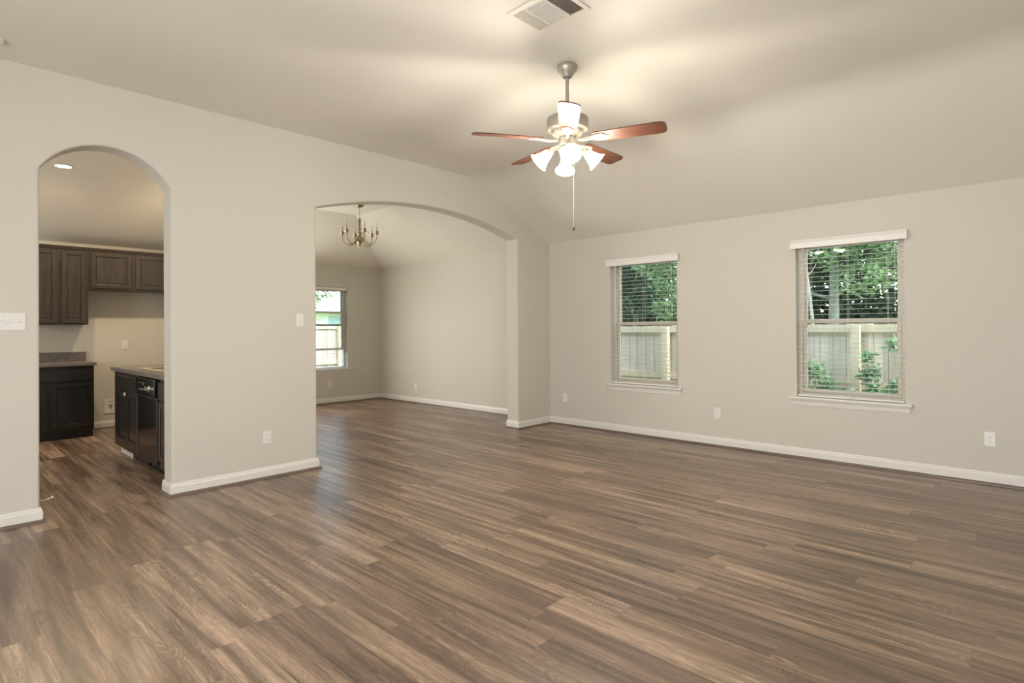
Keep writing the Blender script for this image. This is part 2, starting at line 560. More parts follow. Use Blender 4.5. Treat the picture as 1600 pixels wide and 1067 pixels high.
# kitchen and dining: hipped vault rising from the west and north walls
xs_ = XW + (YB - YC)
yn_ = YD - (YB - YC)
mb = MB()
xo, yo = XW - 0.14, YD + 0.14
zo = ZE - 0.14 * SL
slab_mesh(mb, [(xs_, YK - 0.05, ZF), (XA2 + 0.06, YK - 0.05, ZF), (XA2 + 0.06, yn_, ZF), (xs_, yn_, ZF)])
slab_mesh(mb, [(xo, YK - 0.05, zo), (xs_, YK - 0.05, ZF), (xs_, yn_, ZF), (xo, yo, zo)])
slab_mesh(mb, [(xs_, yn_, ZF), (XA2 + 0.06, yn_, ZF), (XA2 + 0.06, yo, zo), (xo, yo, zo)])
struct(mb.build('ceiling_kitchen', M['ceil']), 'beige hipped ceiling over kitchen and dining area')

# ------------------------------------------------------------------ baseboards and shoe moulding
BP = [(0, 0.0), (0.015, 0.0), (0.015, 0.070), (0.011, 0.078), (0.011, 0.084), (0.006, 0.098), (0, 0.098)]
SP = [(0.0, 0.0), (0.034, 0.0), (0.032, 0.009), (0.026, 0.016), (0.015, 0.019), (0.0, 0.019)]
def run(mb, path, prof):
    """sweep a profile (distance from wall, z) along a floor path; the room lies to the left of the path direction; mitred"""
    P = [Vector(p) for p in path]
    rings = []
    for i, p in enumerate(P):
        d0 = (P[i] - P[i - 1]).normalized() if i > 0 else None
        d1 = (P[i + 1] - P[i]).normalized() if i < len(P) - 1 else None
        n0 = Vector((-d0.y, d0.x)) if d0 else None
        n1 = Vector((-d1.y, d1.x)) if d1 else None
        if n0 is None: n = n1
        elif n1 is None: n = n0
        else:
            n = (n0 + n1); n = n / max(0.2, n.dot(n0))
        rings.append([mb.bm.verts.new((p.x + n.x * d, p.y + n.y * d, z + 0.0005)) for d, z in prof])
    k = len(prof)
    for A, B in zip(rings, rings[1:]):
        for i in range(k):
            j = (i + 1) % k
            mb.bm.faces.new((A[i], A[j], B[j], B[i]))
    mb.bm.faces.new(rings[0]); mb.bm.faces.new(rings[-1][::-1])
def base(name_b, path, shoe, label):
    mb = MB(); run(mb, path, BP); struct(mb.build(name_b, M['trim']), label)
    mb = MB(); run(mb, path, SP); struct(mb.build(shoe, M['shoe']), 'brown shoe moulding along ' + label)
base('baseboard_west', [(XA, A1[0] + 0.0), (XA, YS)][::1] and [(XA2, A1[0]), (XA, A1[0]), (XA, YS)], 'trim_1', 'white baseboard left of the kitchen arch')
base('baseboard_pier', [(XA2, A2[0]), (XA, A2[0]), (XA, A1[1]), (XA2, A1[1])], 'trim_2', 'white baseboard of the pier between the arches')
base('baseboard_north', [(XE, YB), (XA, YB), (XA, A2[1]), (XA2, A2[1])], 'trim_3', 'white baseboard under the two windows')
base('baseboard_dining', [(XA2, A2[1]), (XA2, YD), (XW, YD), (XW, 2.618)], 'trim_4', 'white baseboard around the dining area')
base('baseboard_kitchen', [(XW, 2.50), (XW, 1.575)], 'trim_5', 'white baseboard of the kitchen wall')

# ------------------------------------------------------------------ windows
def window(name, wid, z0, z1, zm, loc, rz, label, raised=False):
    root = bpy.data.objects.new(name, None); root.location = loc; root.rotation_euler = (0, 0, rz); COL.objects.link(root)
    struct(root, label)
    h = wid / 2
    f = MB()
    fw = 0.036
    for a, b in ((-h, -h + fw), (h - fw, h)): f.box(a, b, 0.080, 0.150, z0, z1)
    f.box(-h + fw, h - fw, 0.080, 0.150, z0, z0 + 0.035); f.box(-h + fw, h - fw, 0.080, 0.150, z1 - 0.035, z1)
    fr = f.build('window_frame', M['tan'], root, bevel=0.003)
    def sash(nm, ya, yb_, za, zb, dz=0):
        s = MB(); sw = 0.032
        a, b = -h + fw + 0.002, h - fw - 0.002
        s.box(a, a + sw, ya, yb_, za, zb); s.box(b - sw, b, ya, yb_, za, zb)
        s.box(a + sw, b - sw, ya, yb_, za, za + 0.038); s.box(a + sw, b - sw, ya, yb_, zb - 0.034, zb)
        so = s.build(nm, M['tan'], root, bevel=0.002)
        ym = (ya + yb_) / 2
        MB().box(a + sw - 0.004, b - sw + 0.004, ym - 0.002, ym + 0.002, za + 0.034, zb - 0.030).build('pane', M['glass'], so)
    sash('upper_sash', 0.118, 0.142, zm - 0.018, z1 - 0.036)
    if raised: sash('lower_sash', 0.090, 0.114, 0.93, 1.62)
    else: sash('lower_sash', 0.090, 0.114, z0 + 0.036, zm + 0.018)
    # stool and apron
    s = MB()
    s.box(-h - 0.055, h + 0.055, -0.045, -0.0005, z0 - 0.022, z0 + 0.002, 0.006)
    s.box(-h, h, -0.002, 0.080, z0 - 0.018, z0 + 0.001)
    st = s.build('sill', M['trim'], root)
    a = MB(); a.prism([(-0.018, z0 - 0.023), (-0.0005, z0 - 0.023), (-0.0005, z0 - 0.085), (-0.007, z0 - 0.085), (-0.011, z0 - 0.066), (-0.013, z0 - 0.045), (-0.018, z0 - 0.036)], 'x', -h - 0.035, h + 0.035)
    a.build('apron', M['trim'], root)
    return root

def fill_frame(name, half, z0, z1, loc, rz, label, mullions):
    # frame added round an unseen fill light, solid wall behind; local -y faces the room
    root = bpy.data.objects.new(name, None); root.location = loc; root.rotation_euler = (0, 0, rz); COL.objects.link(root)
    struct(root, label)
    f = MB(); w_ = 0.06
    f.box(-half - w_, -half, -0.085, -0.001, z0, z1 + w_); f.box(half, half + w_, -0.085, -0.001, z0, z1 + w_)
    f.box(-half, half, -0.085, -0.001, z1, z1 + w_)
    if z0 > 0.3: f.box(-half - w_, half + w_, -0.085, -0.001, z0 - w_, z0)
    for x in mullions: f.box(x - 0.03, x + 0.03, -0.11, -0.075, z0, z1)
    f.build('frame', M['trim'], root, bevel=0.004)
fill_frame('fill_frame_south', 1.16, 0.001, 2.13, (-0.75, YS, 0), R(180), 'added white frame around the unseen south fill light', (0.0,))
fill_frame('fill_frame_kitchen', 0.71, 1.00, 2.11, (-7.6, YK, 0), R(180), 'added white frame around the unseen kitchen fill light', ())
fill_frame('fill_frame_dining', 0.66, 0.001, 2.06, (XW, 3.55, 0), R(90), 'added white frame around the unseen dining fill light', ())

def blind(wid, z0, z1, loc, rz, label, valance=True, step=0.0455):
    root = thing('window_blind', label, 'window blind', loc, rz, None)
    h = wid / 2 - 0.006
    zt = z1 - 0.052
    MB().box(-h, h, 0.008, 0.060, zt, z1 - 0.004, 0.003).build('headrail', M['blind'], root)
    if valance:
        v = MB()
        v.prism([(-0.050, z1 - 0.075), (-0.050, z1 - 0.022), (-0.054, z1 - 0.014), (-0.058, z1 + 0.006), (-0.044, z1 + 0.006), (-0.044, z1 - 0.075)], 'x', -h - 0.038, h + 0.038)
        for sx in (-1, 1):
            x = sx * (h + 0.038)
            v.box(min(x, x - sx * 0.006), max(x, x - sx * 0.006), -0.046, -0.0008, z1 - 0.075, z1 + 0.006)
        v.build('valance', M['blind'], root, bevel=0.001)
    s = MB()
    z = zt - 0.030
    n = 0
    tilt = R(1.5)
    while z > z0 + 0.045:
        hw = 0.0245
        pr = []
        for i in range(5):
            u = -1 + i * 0.5
            pr.append((0.034 + u * hw * math.cos(tilt), z + u * hw * math.sin(tilt) + 0.001 * (1 - u * u)))
        low = [(y, zz - 0.0020) for y, zz in pr[::-1]]
        s.prism(pr + low, 'x', -h, h)
        z -= step; n += 1
    s.build('slats', M['blind'], root)
    MB().box(-h, h, 0.010, 0.058, z0 + 0.006, z0 + 0.022, 0.003).build('bottom_rail', M['blind'], root)
    for x in (-h * 0.72, 0.0, h * 0.72):
        c = MB()
        for y in (0.0085, 0.0595):
            c.tube([(x, y, zt), (x, y, z0 + 0.02)], 0.0011, 5)
        c.build('ladder_cord', M['cord'], root)
    MB().tube([(-h * 0.86, 0.002, zt + 0.02), (-h * 0.86, 0.0, zt - 0.75)], 0.004, 6).build('tilt_wand', M['blind'], root)
    p = MB().tube([(h * 0.86, 0.001, zt + 0.02), (h * 0.86, 0.001, zt - 0.62)], 0.0014, 5)
    p.lathe([(0.002, 0.03), (0.006, 0.02), (0.007, 0.0)], 8, (h * 0.86, 0.001, zt - 0.65))
    p.build('lift_cord', M['cord'], root)
    return root

w1c, w2c = (-4.031 - 3.128) / 2, (-1.865 - 0.973) / 2
window('window_1', 0.903, 0.60, 2.12, 1.335, (w1c, YB, 0), 0, 'tan framed single hung window')
window('window_2', 0.892, 0.60, 2.12, 1.335, (w2c, YB, 0), 0, 'tan framed single hung window')
window('window_3', 0.903, 0.60, 2.045, 1.375, (XW, 4.9665, 0), R(90), 'tan framed dining area window', raised=True)
blind(0.903, 0.60, 2.12, (w1c, YB, 0), 0, 'white open slat blind in the smaller looking living room window nearer the big arch')
blind(0.892, 0.60, 2.12, (w2c, YB, 0), 0, 'white open slat blind in the right hand living room window with leafy vines behind it')
blind(0.903, 0.60, 2.045, (XW, 4.9665, 0), R(90), 'white open slat blind in the far dining window seen through the big arch', valance=False)

# ------------------------------------------------------------------ outlets and switches
def outlet(loc, rz, label, group='duplex outlets low on the walls'):
    root = thing('wall_outlet', label, 'electrical outlet', loc, rz)
    MB().box(-0.0355, 0.0355, -0.0065, -0.0003, -0.058, 0.058, 0.002).build('cover_plate', M['plate'], root)
    for zc in (0.0195, -0.0195):
        r = MB()
        pts = [(0.0165 * math.cos(t) * 1.0, zc + max(-0.0135, min(0.0135, 0.0175 * math.sin(t)))) for t in [2 * PI * i / 20 for i in range(20)]]
        r.prism(pts, 'y', -0.0085, -0.006)
        ro = r.build('receptacle', M['plate'], root)
        s = MB()
        s.box(-0.0075, -0.0055, -0.0090, -0.0080, zc - 0.001, zc + 0.008); s.box(0.0050, 0.0070, -0.0090, -0.0080, zc, zc + 0.0075)
        s.lathe([(0.0, -0.0005), (0.0025, -0.0005), (0.0025, 0.0005), (0, 0.0005)], 8, (0, -0.0085, zc - 0.0075), Matrix.Rotation(PI / 2, 4, 'X'))
        s.build('slots', M['slot'], ro)
    return root
def switch(loc, rz, gangs, label):
    root = thing('light_switch', label, 'light switch', loc, rz)
    hw = 0.035 + 0.023 * (gangs - 1)
    MB().box(-hw, hw, -0.0065, -0.0003, -0.058, 0.058, 0.002).build('cover_plate', M['plate'], root)
    for g in range(gangs):
        x = (g - (gangs - 1) / 2) * 0.046
        t = MB()
        t.box(x - 0.0052, x + 0.0052, -0.0072, -0.006, -0.012, 0.012)
        t.prism([(-0.006, -0.007), (-0.006, 0.006), (-0.017, -0.001), (-0.016, -0.008)], 'x', x - 0.0040, x + 0.0040)
        t.build('toggle', M['plate'], root)
    return root
WEST = R(90)   # local -y faces +x
outlet((XA, 2.150, 0.355), WEST, 'white duplex outlet on the wall between the two arches')
outlet((-4.762, YB, 0.365), 0, 'white duplex outlet beside the room corner left of the first living room window')
outlet((-2.670, YB, 0.360), 0, 'white duplex outlet midway between the two living room windows')
outlet((-0.406, YB, 0.365), 0, 'white duplex outlet at the far right under and past the right window')
outlet((XW, 5.067, 0.342), WEST, 'faint white outlet below the far dining window')
outlet((-8.144, YD, 0.285), 0, 'faint white outlet low on the plain dining wall')
outlet((XW, 2.024, 1.104), WEST, 'white outlet on the kitchen wall above the appliance gap')
switch((XA, 2.453, 1.380), WEST, 1, 'single white toggle switch beside the big arch')
switch((XA, 0.455, 1.360), WEST, 3, 'wide white multi gang switch plate left of the kitchen arch')
# recessed water supply box of the refrigerator space
root = thing('water_supply_box', 'small white water supply box low on the kitchen wall', 'wall box', (XW, 1.861, 0.285), WEST)
f = MB()
for a in ((-0.075, 0.075, 0.072, 0.092), (-0.075, 0.075, -0.092, -0.072), (-0.075, -0.055, -0.072, 0.072), (0.055, 0.075, -0.072, 0.072)):
    f.box(a[0], a[1], -0.008, -0.0004, a[2], a[3])
f.build('face_frame', M['plate'], root)
MB().box(-0.055, 0.055, -0.002, -0.0004, -0.072, 0.072).build('box_back', M['white'], root)
v = MB(); v.tube([(0, -0.003, -0.03), (0, -0.014, 0.0), (0, -0.014, 0.02)], 0.006, 8); v.box(-0.02, 0.02, -0.018, -0.010, 0.02, 0.028)
v.build('valve', M['nickel'], root)

# white flexible door stop on the jamb of the kitchen arch
root = thing('door_stop', 'thin white door stop sticking out low from the kitchen arch jamb', 'door stop', (-5.09, 0.607, 0.125))
MB().tube([(0, 0.0005, 0), (0, 0.05, 0.004), (0, 0.075, 0.012)], 0.0035, 8).build('stem', M['white'], root, smooth=True)
MB().lathe([(0, -0.006), (0.007, -0.006), (0.008, 0.004), (0, 0.007)], 12, (0, 0.078, 0.013), Matrix.Rotation(-PI / 2, 4, 'X')).build('tip', M['trim'], root, smooth=True)

# ------------------------------------------------------------------ ceiling vent, smoke detector, downlights
root = thing('ceiling_vent', 'white three way louvred air vent in the ceiling above the fan', 'air vent', (-2.072, 2.495, ZF))
cx0, cx1, cy0, cy1 = -0.19, 0.19, -0.142, 0.142
fw = 0.024
f = MB()
for (a, b, c, d) in ((cx0, cx1, cy0, cy0 + fw), (cx0, cx1, cy1 - fw, cy1), (cx0, cx0 + fw, cy0 + fw, cy1 - fw), (cx1 - fw, cx1, cy0 + fw, cy1 - fw)):
    f.box(a, b, c, d, -0.010, -0.0005)
d1, d2 = cx0 + 0.115, cx1 - 0.125
f.box(d1 - 0.004, d1 + 0.004, cy0 + fw, cy1 - fw, -0.012, -0.002)
f.box(d2 - 0.004, d2 + 0.004, cy0 + fw, cy1 - fw, -0.012, -0.002)
f.build('vent_frame', M['vent'], root)
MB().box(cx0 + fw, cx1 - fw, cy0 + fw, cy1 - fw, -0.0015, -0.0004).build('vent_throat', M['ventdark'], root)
def louvres(axis, a0, a1, b0, b1, n, lean):
    s = MB()
    for i in range(n):
        c = a0 + (a1 - a0) * (i + 0.5) / n
        pr = [(c - 0.0022 * lean - 0.001, -0.0115), (c - 0.0022 * lean + 0.001, -0.0115), (c + 0.0022 * lean + 0.001, -0.0062), (c + 0.0022 * lean - 0.001, -0.0062)]
        if axis == 'y': s.prism(pr, 'y', b0, b1)        # blades run along y, stacked along x
        else:
            s.prism([(p[0], p[1]) for p in pr], 'x', b0, b1)
    return s
louvres('y', cx0 + fw, d1 - 0.004, cy0 + fw, cy1 - fw, 6, 1).build('louvres', M['vent'], root)
louvres('x', cy0 + fw, cy1 - fw, d1 + 0.004, d2 - 0.004, 15, -1).build('louvres', M['vent'], root)
louvres('y', d2 + 0.004, cx1 - fw, cy0 + fw, cy1 - fw, 8, -1).build('louvres', M['vent'], root)

root = thing('smoke_detector', 'round white smoke detector on the ceiling at the left edge', 'smoke detector', (-4.675, 0.350, ZF))
MB().lathe([(0.0, -0.0005), (0.050, -0.0005), (0.052, -0.012), (0.046, -0.028), (0.030, -0.036), (0, -0.037)], 28).build('housing', M['trim'], root, smooth='auto')
MB().lathe([(0.0, -0.0365), (0.008, -0.0365), (0.008, -0.040), (0, -0.040)], 12).build('test_button', M['plate'], root)

def downlight(x, y, label, on=True):
    root = thing('recessed_downlight', label, 'ceiling light', (x, y, ZF))
    MB().lathe([(0.076, -0.0005), (0.092, -0.0005), (0.092, -0.006), (0.076, -0.010), (0.070, -0.004)], 32, cap=False).build('trim_ring', M['trim'], root, smooth='auto')
    MB().lathe([(0.0, -0.0035), (0.072, -0.0035), (0.072, -0.0015), (0, -0.0015)], 28).build('lens', M['can'], root)
    l = light('downlight_lamp', 'SPOT', (x, y, ZF - 0.03), 72, (1.0, 0.79, 0.54), spot_size=R(165), spot_blend=0.6, shadow_soft_size=0.06)
    return root
downlight(-7.777, 1.145, 'lit round recessed ceiling light seen through the kitchen arch')
downlight(-7.777, 2.13, 'second lit recessed light of the kitchen, hidden behind the arch', on=True)

# ------------------------------------------------------------------ kitchen cabinets (faces look +x on the west wall)
def panel_door(mb_parent, u0, u1, z0, z1, face, outward, name='door', m=None):
    """raised shaker style door lying on plane `face`; u along the run; outward = +1 for +x faces, 'y' runs use local frames"""
    m = m or M['cab']
    t = 0.019
    s = MB()
    sw = 0.050
    s.box(face, face + t, u0, u0 + sw, z0, z1); s.box(face, face + t, u1 - sw, u1, z0, z1)
    s.box(face, face + t, u0 + sw, u1 - sw, z0, z0 + sw); s.box(face, face + t, u0 + sw, u1 - sw, z1 - sw, z1)
    d = s.build(name, m, mb_parent, bevel=0.003)
    p = MB()
    a, b, c, e = u0 + sw, u1 - sw, z0 + sw, z1 - sw
    p.box(face, face + 0.006, a, b, c, e)
    if b - a > 0.05 and e - c > 0.05:
        g = 0.010
        p.box(face + 0.004, face + 0.013, a + g, b - g, c + g, e - g, 0.003)
    p.build('panel', m, d)
    return d

def cabinet(name, label, x_back, depth, y0, y1, z0, z1, doors, drawers=(), kick=False, crown=False, origin=None, rz=0):
    cm = M['cabb'] if kick else M['cab']
    # local frame: front faces +x, run along y
    root = thing(name, label, 'cabinet', (x_back, 0, 0) if origin is None else origin, rz)
    c = MB()
    f = depth
    if kick:
        c.box(0.002, f - 0.07, y0, y1, 0.001, 0.10)
        c.box(0.002, f, y0, y1, 0.10, z1)
    else:
        c.box(0.002, f, y0, y1, z0, z1)
    if crown:
        c.prism([(f, z1 - 0.006), (f + 0.010, z1 - 0.006), (f + 0.024, z1 + 0.034), (f - 0.02, z1 + 0.034), (f - 0.02, z1)], 'y', y0, y1)
    c.build('carcass', cm, root, bevel=0.001)
    for d in doors: panel_door(root, *d, f + 0.0005, 1, m=cm)
    for d in drawers:
        q = MB(); q.box(f + 0.0005, f + 0.019, d[0], d[1], d[2], d[3], 0.004)
        q.build('drawer', cm, root)
    return root

cabinet('wall_cabinet', 'tall dark wall cabinet with narrow paired doors left of the kitchen gap', XW, 0.33, 0.975, 1.560, 1.378, 2.322, [(0.992, 1.246, 1.40, 2.30), (1.290, 1.536, 1.40, 2.30)], crown=True)
cabinet('wall_cabinet', 'short dark wall cabinet over the empty refrigerator gap, right of the tall one', XW, 0.33, 1.562, 2.495, 1.825, 2.322, [(1.584, 2.026, 1.848, 2.30), (2.077, 2.475, 1.848, 2.30)], crown=True)
cabinet('base_cabinet', 'black base cabinet with drawer and doors under the speckled counter', XW, 0.632, 0.66, 1.562, 0, 0.874, [(0.70, 1.100, 0.14, 0.672), (1.142, 1.540, 0.14, 0.672)], [(0.70, 1.540, 0.702, 0.838)], kick=True)
root = thing('countertop', 'dark speckled countertop with backsplash on the far kitchen wall', 'countertop', (XW, 0, 0))
MB().box(0.002, 0.668, 0.66, 1.585, 0.8755, 0.914, 0.005).build('worktop', M['granite'], root)
MB().box(0.002, 0.022, 0.66, 1.585, 0.9145, 1.030, 0.003).build('backsplash', M['granite'], root)

# peninsula: faces look towards -y. local frame front +x rotated by -90 deg: local +x -> -y, local +y -> +x
PY = 1.500
def pen(o): pass
PB = PY + 0.60
RZ = R(-90)
# local x = PB - y ; local y = x_world
cabinet('base_cabinet', 'glossy black peninsula cabinet with drawer and two narrow doors at its left end', 0, 0.60, -7.262, -6.300, 0, 0.874,
        [(-7.080, -6.715, 0.165, 0.672), (-6.690, -6.320, 0.165, 0.672)], [(-7.080, -6.320, 0.690, 0.842)], kick=True, origin=(0, PB, 0), rz=RZ)
cabinet('base_cabinet', 'black peninsula cabinet right of the dishwasher beside the arch jamb', 0, 0.60, -5.690, -5.216, 0, 0.874,
        [(-5.66, -5.24, 0.165, 0.672)], [(-5.66, -5.24, 0.690, 0.842)], kick=True, origin=(0, PB, 0), rz=RZ)
root = thing('dishwasher', 'black dishwasher with knob and latch built into the peninsula', 'dishwasher', (0, PB, 0), RZ)
MB().box(0.01, 0.575, -6.290, -5.700, 0.10, 0.870).build('tub_body', M['blackap'], root)
MB().box(0.01, 0.515, -6.290, -5.700, 0.001, 0.098).build('toe_panel', M['blackap'], root)
MB().box(0.577, 0.620, -6.288, -5.702, 0.115, 0.700, 0.006).build('door', M['blackap'], root)
cp = MB()
cp.prism([(0.577, 0.704), (0.628, 0.704), (0.640, 0.73), (0.634, 0.862), (0.577, 0.866)], 'y', -6.288, -5.702)
cpo = cp.build('control_panel', M['blackap'], root, bevel=0.004)
MB().box(0.630, 0.652, -6.16, -5.98, 0.800, 0.822, 0.004).build('latch_handle', M['blackap'], cpo)
kb = MB().lathe([(0, 0), (0.030, 0), (0.030, 0.006), (0.020, 0.010), (0.018, 0.026), (0, 0.026)], 24, (0.638, -5.835, 0.775), Matrix.Rotation(PI / 2, 4, 'Y'))
kb.build('dial_knob', M['chrome'], cpo, smooth='auto')
for i in range(3): MB().box(0.637, 0.643, -6.18 + i * 0.05, -6.15 + i * 0.05, 0.752, 0.768).build('button', M['chrome'], cpo)
MB().box(0.637, 0.643, -5.99, -5.975, 0.757, 0.79).build('indicator', M['chrome'], cpo)
# child latch, white knob at the meeting doors
root = thing('cabinet_latch', 'small white safety latch on the peninsula doors', 'latch', (-6.703, PY - 0.0195, 0.664))
MB().sphere((0, -0.012, 0), 0.024, (0.9, 0.5, 0.8)).build('latch_body', M['plate'], root, smooth=True)
# pale strip of shoe at the peninsula's left foot
struct(MB().box(-7.270, -6.80, PY + 0.06, PY + 0.069, 0.0005, 0.045).build('trim_6', M['white']), 'pale strip along the peninsula toe kick')
root = thing('peninsula_countertop', 'brown speckled countertop of the peninsula with a sink set in', 'countertop', (0, 0, 0))
c = MB()
X0, X1, Y0, Y1 = -7.297, XA2 - 0.002, PY - 0.030, 2.20
sx0, sx1, sy0, sy1 = -6.62, -5.85, 1.60, 2.03
c.box(X0, sx0, Y0, Y1, 0.8755, 0.914); c.box(sx1, X1, Y0, Y1, 0.8755, 0.914)
c.box(sx0, sx1, Y0, sy0, 0.8755, 0.914); c.box(sx0, sx1, sy1, Y1, 0.8755, 0.914)
c.build('worktop', M['granite'], root)
root = thing('kitchen_sink', 'almond coloured drop in sink in the peninsula countertop', 'sink', ((sx0 + sx1) / 2, (sy0 + sy1) / 2, 0.9145))
s = MB()
a, b = (sx1 - sx0) / 2, (sy1 - sy0) / 2
for (p, q, u, v_) in ((-a - 0.025, a + 0.025, -b - 0.025, -b + 0.02), (-a - 0.025, a + 0.025, b - 0.02, b + 0.025), (-a - 0.025, -a + 0.02, -b + 0.02, b - 0.02), (a - 0.02, a + 0.025, -b + 0.02, b - 0.02), (-0.02, 0.02, -b + 0.02, b - 0.02)):
    s.box(p, q, u, v_, 0.0005, 0.014)
s.build('rim', M['almond'], root, bevel=0.004)
for sgn in (-1, 1):
    bm_ = MB()
    p0, p1 = (0.02, a - 0.02) if sgn > 0 else (-a + 0.02, -0.02)
    bm_.box(p0, p1, -b + 0.02, b - 0.02, -0.032, -0.028)
    for (q0, q1, u0, u1) in ((p0, p1, -b + 0.004, -b + 0.02), (p0, p1, b - 0.02, b - 0.004)):
        bm_.box(q0, q1, u0, u1, -0.032, 0.0)
    bm_.build('basin', M['almond'], root)

# ------------------------------------------------------------------ ceiling fan
FX, FY = -2.421, 3.110
fan = thing('ceiling_fan', 'brushed nickel ceiling fan with five reddish wood blades and lit frosted glass lamps', 'ceiling fan', (FX, FY, ZF))
MB().lathe([(0, -0.0005), (0.066, -0.0005), (0.070, -0.012), (0.067, -0.030), (0.050, -0.050), (0.040, -0.066), (0.030, -0.082), (0.018, -0.086), (0, -0.086)], 36).build('canopy', M['nickel'], fan, smooth='auto')
MB().tube([(0, 0, -0.080), (0, 0, -0.375)], 0.0125, 16).build('downrod', M['nickel'], fan, smooth='auto')
MB().lathe([(0, -0.345), (0.030, -0.345), (0.034, -0.352), (0.120, -0.358), (0.140, -0.366), (0.143, -0.378), (0.143, -0.432), (0.136, -0.444), (0.112, -0.452), (0, -0.452)], 48).build('motor_housing', M['nickel'], fan, smooth='auto')
lw = MB().lathe([(0, -0.452), (0.112, -0.452), (0.108, -0.466), (0.082, -0.486), (0.060, -0.494), (0, -0.494)], 48)
lower = lw.build('vented_lower_cover', M['whitemetal'], fan, smooth='auto')
vv = MB()
for i in range(20):
    a = 2 * PI * i / 20
    vv.box(0.070, 0.106, -0.0035, 0.0035, -0.001, 0.001)
    bmesh.ops.transform(vv.bm, matrix=Matrix.Rotation(a, 4, 'Z') @ Matrix.Translation((0, 0, -0.4795)) @ Matrix.Rotation(R(-32), 4, 'Y') @ Matrix.Translation((0, 0, -0.046)), verts=vv.bm.verts[-8:])
vv.build('vent_slots', M['slot'], lower)
MB().lathe([(0, -0.494), (0.052, -0.494), (0.058, -0.502), (0.058, -0.545), (0.050, -0.556), (0, -0.556)], 32).build('switch_housing', M['whitemetal'], fan, smooth='auto')
MB().lathe([(0, -0.556), (0.044, -0.556), (0.062, -0.566), (0.066, -0.584), (0.050, -0.600), (0.022, -0.610), (0.010, -0.624), (0, -0.630)], 32).build('light_kit_hub', M['whitemetal'], fan, smooth='auto')
ZBL = -0.512
a_front = math.atan2(-FY, -FX) + R(1.0)
def blade_mesh():
    mb = MB()
    L0, L1 = 0.185, 0.662
    top = []
    outl = [(L0, -0.050), (L0 + 0.02, -0.056), (0.45, -0.064), (0.60, -0.069), (0.635, -0.066), (0.655, -0.052), (L1, -0.030), (L1, 0.030), (0.655, 0.052), (0.635, 0.066), (0.60, 0.069), (0.45, 0.064), (L0 + 0.02, 0.056), (L0, 0.050)]
    mb.prism(outl, 'z', -0.0035, 0.0035)
    return mb
def bracket_mesh():
    mb = MB()
    outl = [(0.075, -0.013), (0.12, -0.011), (0.165, -0.018), (0.200, -0.036), (0.245, -0.040), (0.262, -0.026), (0.275, -0.008), (0.290, 0.0), (0.275, 0.008), (0.262, 0.026), (0.245, 0.040), (0.200, 0.036), (0.165, 0.018), (0.12, 0.011), (0.075, 0.013)]
    mb.prism(outl, 'z', -0.0095, -0.004)
    mb.tube([(0.07, 0, -0.004), (0.13, 0, -0.012), (0.20, 0, -0.008)], [0.012, 0.011, 0.006], 10)
    for x, y in ((0.215, -0.022), (0.215, 0.022), (0.255, 0.0)):
        mb.sphere((x, y, -0.010), 0.0055, (1, 1, 0.5), 8)
    return mb
PT = R(-12)
b0 = None
for k in range(5):
    a = a_front + 2 * PI * k / 5
    Mx = Matrix.Translation((0, 0, ZBL)) @ Matrix.Rotation(a, 4, 'Z') @ Matrix.Rotation(PT, 4, 'X')
    if k == 0:
        b0 = blade_mesh().build('blade', M['cherry'], fan)
        k0 = bracket_mesh().build('blade_bracket', M['whitemetal'], b0, smooth='auto')
        b0.matrix_local = Mx
    else:
        b = b0.copy(); COL.objects.link(b); b.parent = fan; b.matrix_local = Mx
        q = k0.copy(); COL.objects.link(q); q.parent = b
# four glass lamps
def shade_mesh():
    prof = [(0.022, 0.0), (0.030, -0.008), (0.036, -0.030), (0.043, -0.055), (0.054, -0.080), (0.068, -0.098), (0.070, -0.100), (0.066, -0.098), (0.051, -0.079), (0.040, -0.055), (0.033, -0.030), (0.026, -0.010), (0.018, -0.003)]
    return MB().lathe(prof, 32, cap=False)
LAMPW = 23.0
for k in range(4):
    a = a_front + R(5) + k * PI / 2
    ca, sa = math.cos(a), math.sin(a)
    p0 = Vector((0.040 * ca, 0.040 * sa, -0.580)); p1 = Vector((0.085 * ca, 0.085 * sa, -0.572)); p2 = Vector((0.118 * ca, 0.118 * sa, -0.590))
    arm = MB().tube([p0, (p0 + p1) / 2 + Vector((0, 0, 0.006)), p1, p2], 0.008, 10).build('lamp_arm', M['whitemetal'], fan, smooth=True)
    tiltM = Matrix.Translation(p2) @ Matrix.Rotation(a, 4, 'Z') @ Matrix.Rotation(R(-48), 4, 'Y')
    sk = MB().lathe([(0, 0.012), (0.020, 0.012), (0.026, 0.004), (0.027, -0.020), (0.022, -0.024), (0, -0.024)], 20, mat=tiltM).build('socket', M['whitemetal'], arm, smooth='auto')
    sh = shade_mesh()
    sh.build('glass_shade', M['shade'], arm, smooth=True, xf=tiltM @ Matrix.Translation((0, 0, -0.014)))
    bb = MB().sphere((0, 0, -0.066), 0.026, (1, 1, 1.2))
    bb.build('bulb', M['shade'], arm, smooth=True, xf=tiltM)
    lp = tiltM @ Vector((0, 0, -0.135))
    l = light('fan_lamp', 'POINT', (FX + lp.x, FY + lp.y, ZF + lp.z), LAMPW, (1.0, 0.91, 0.79), shadow_soft_size=0.045)
ch = MB()
ch.tube([(0.045, 0.0, -0.545), (0.050, 0.004, -0.60), (0.045, 0.0, -1.10)], 0.0016, 6)
chd = ch.build('pull_chain', M['whitemetal'], fan)
MB().lathe([(0, 0.012), (0.004, 0.010), (0.007, 0.0), (0.008, -0.014), (0.004, -0.024), (0, -0.025)], 12, (0.045, 0, -1.112)).build('chain_fob', M['slot'], chd, smooth=True)

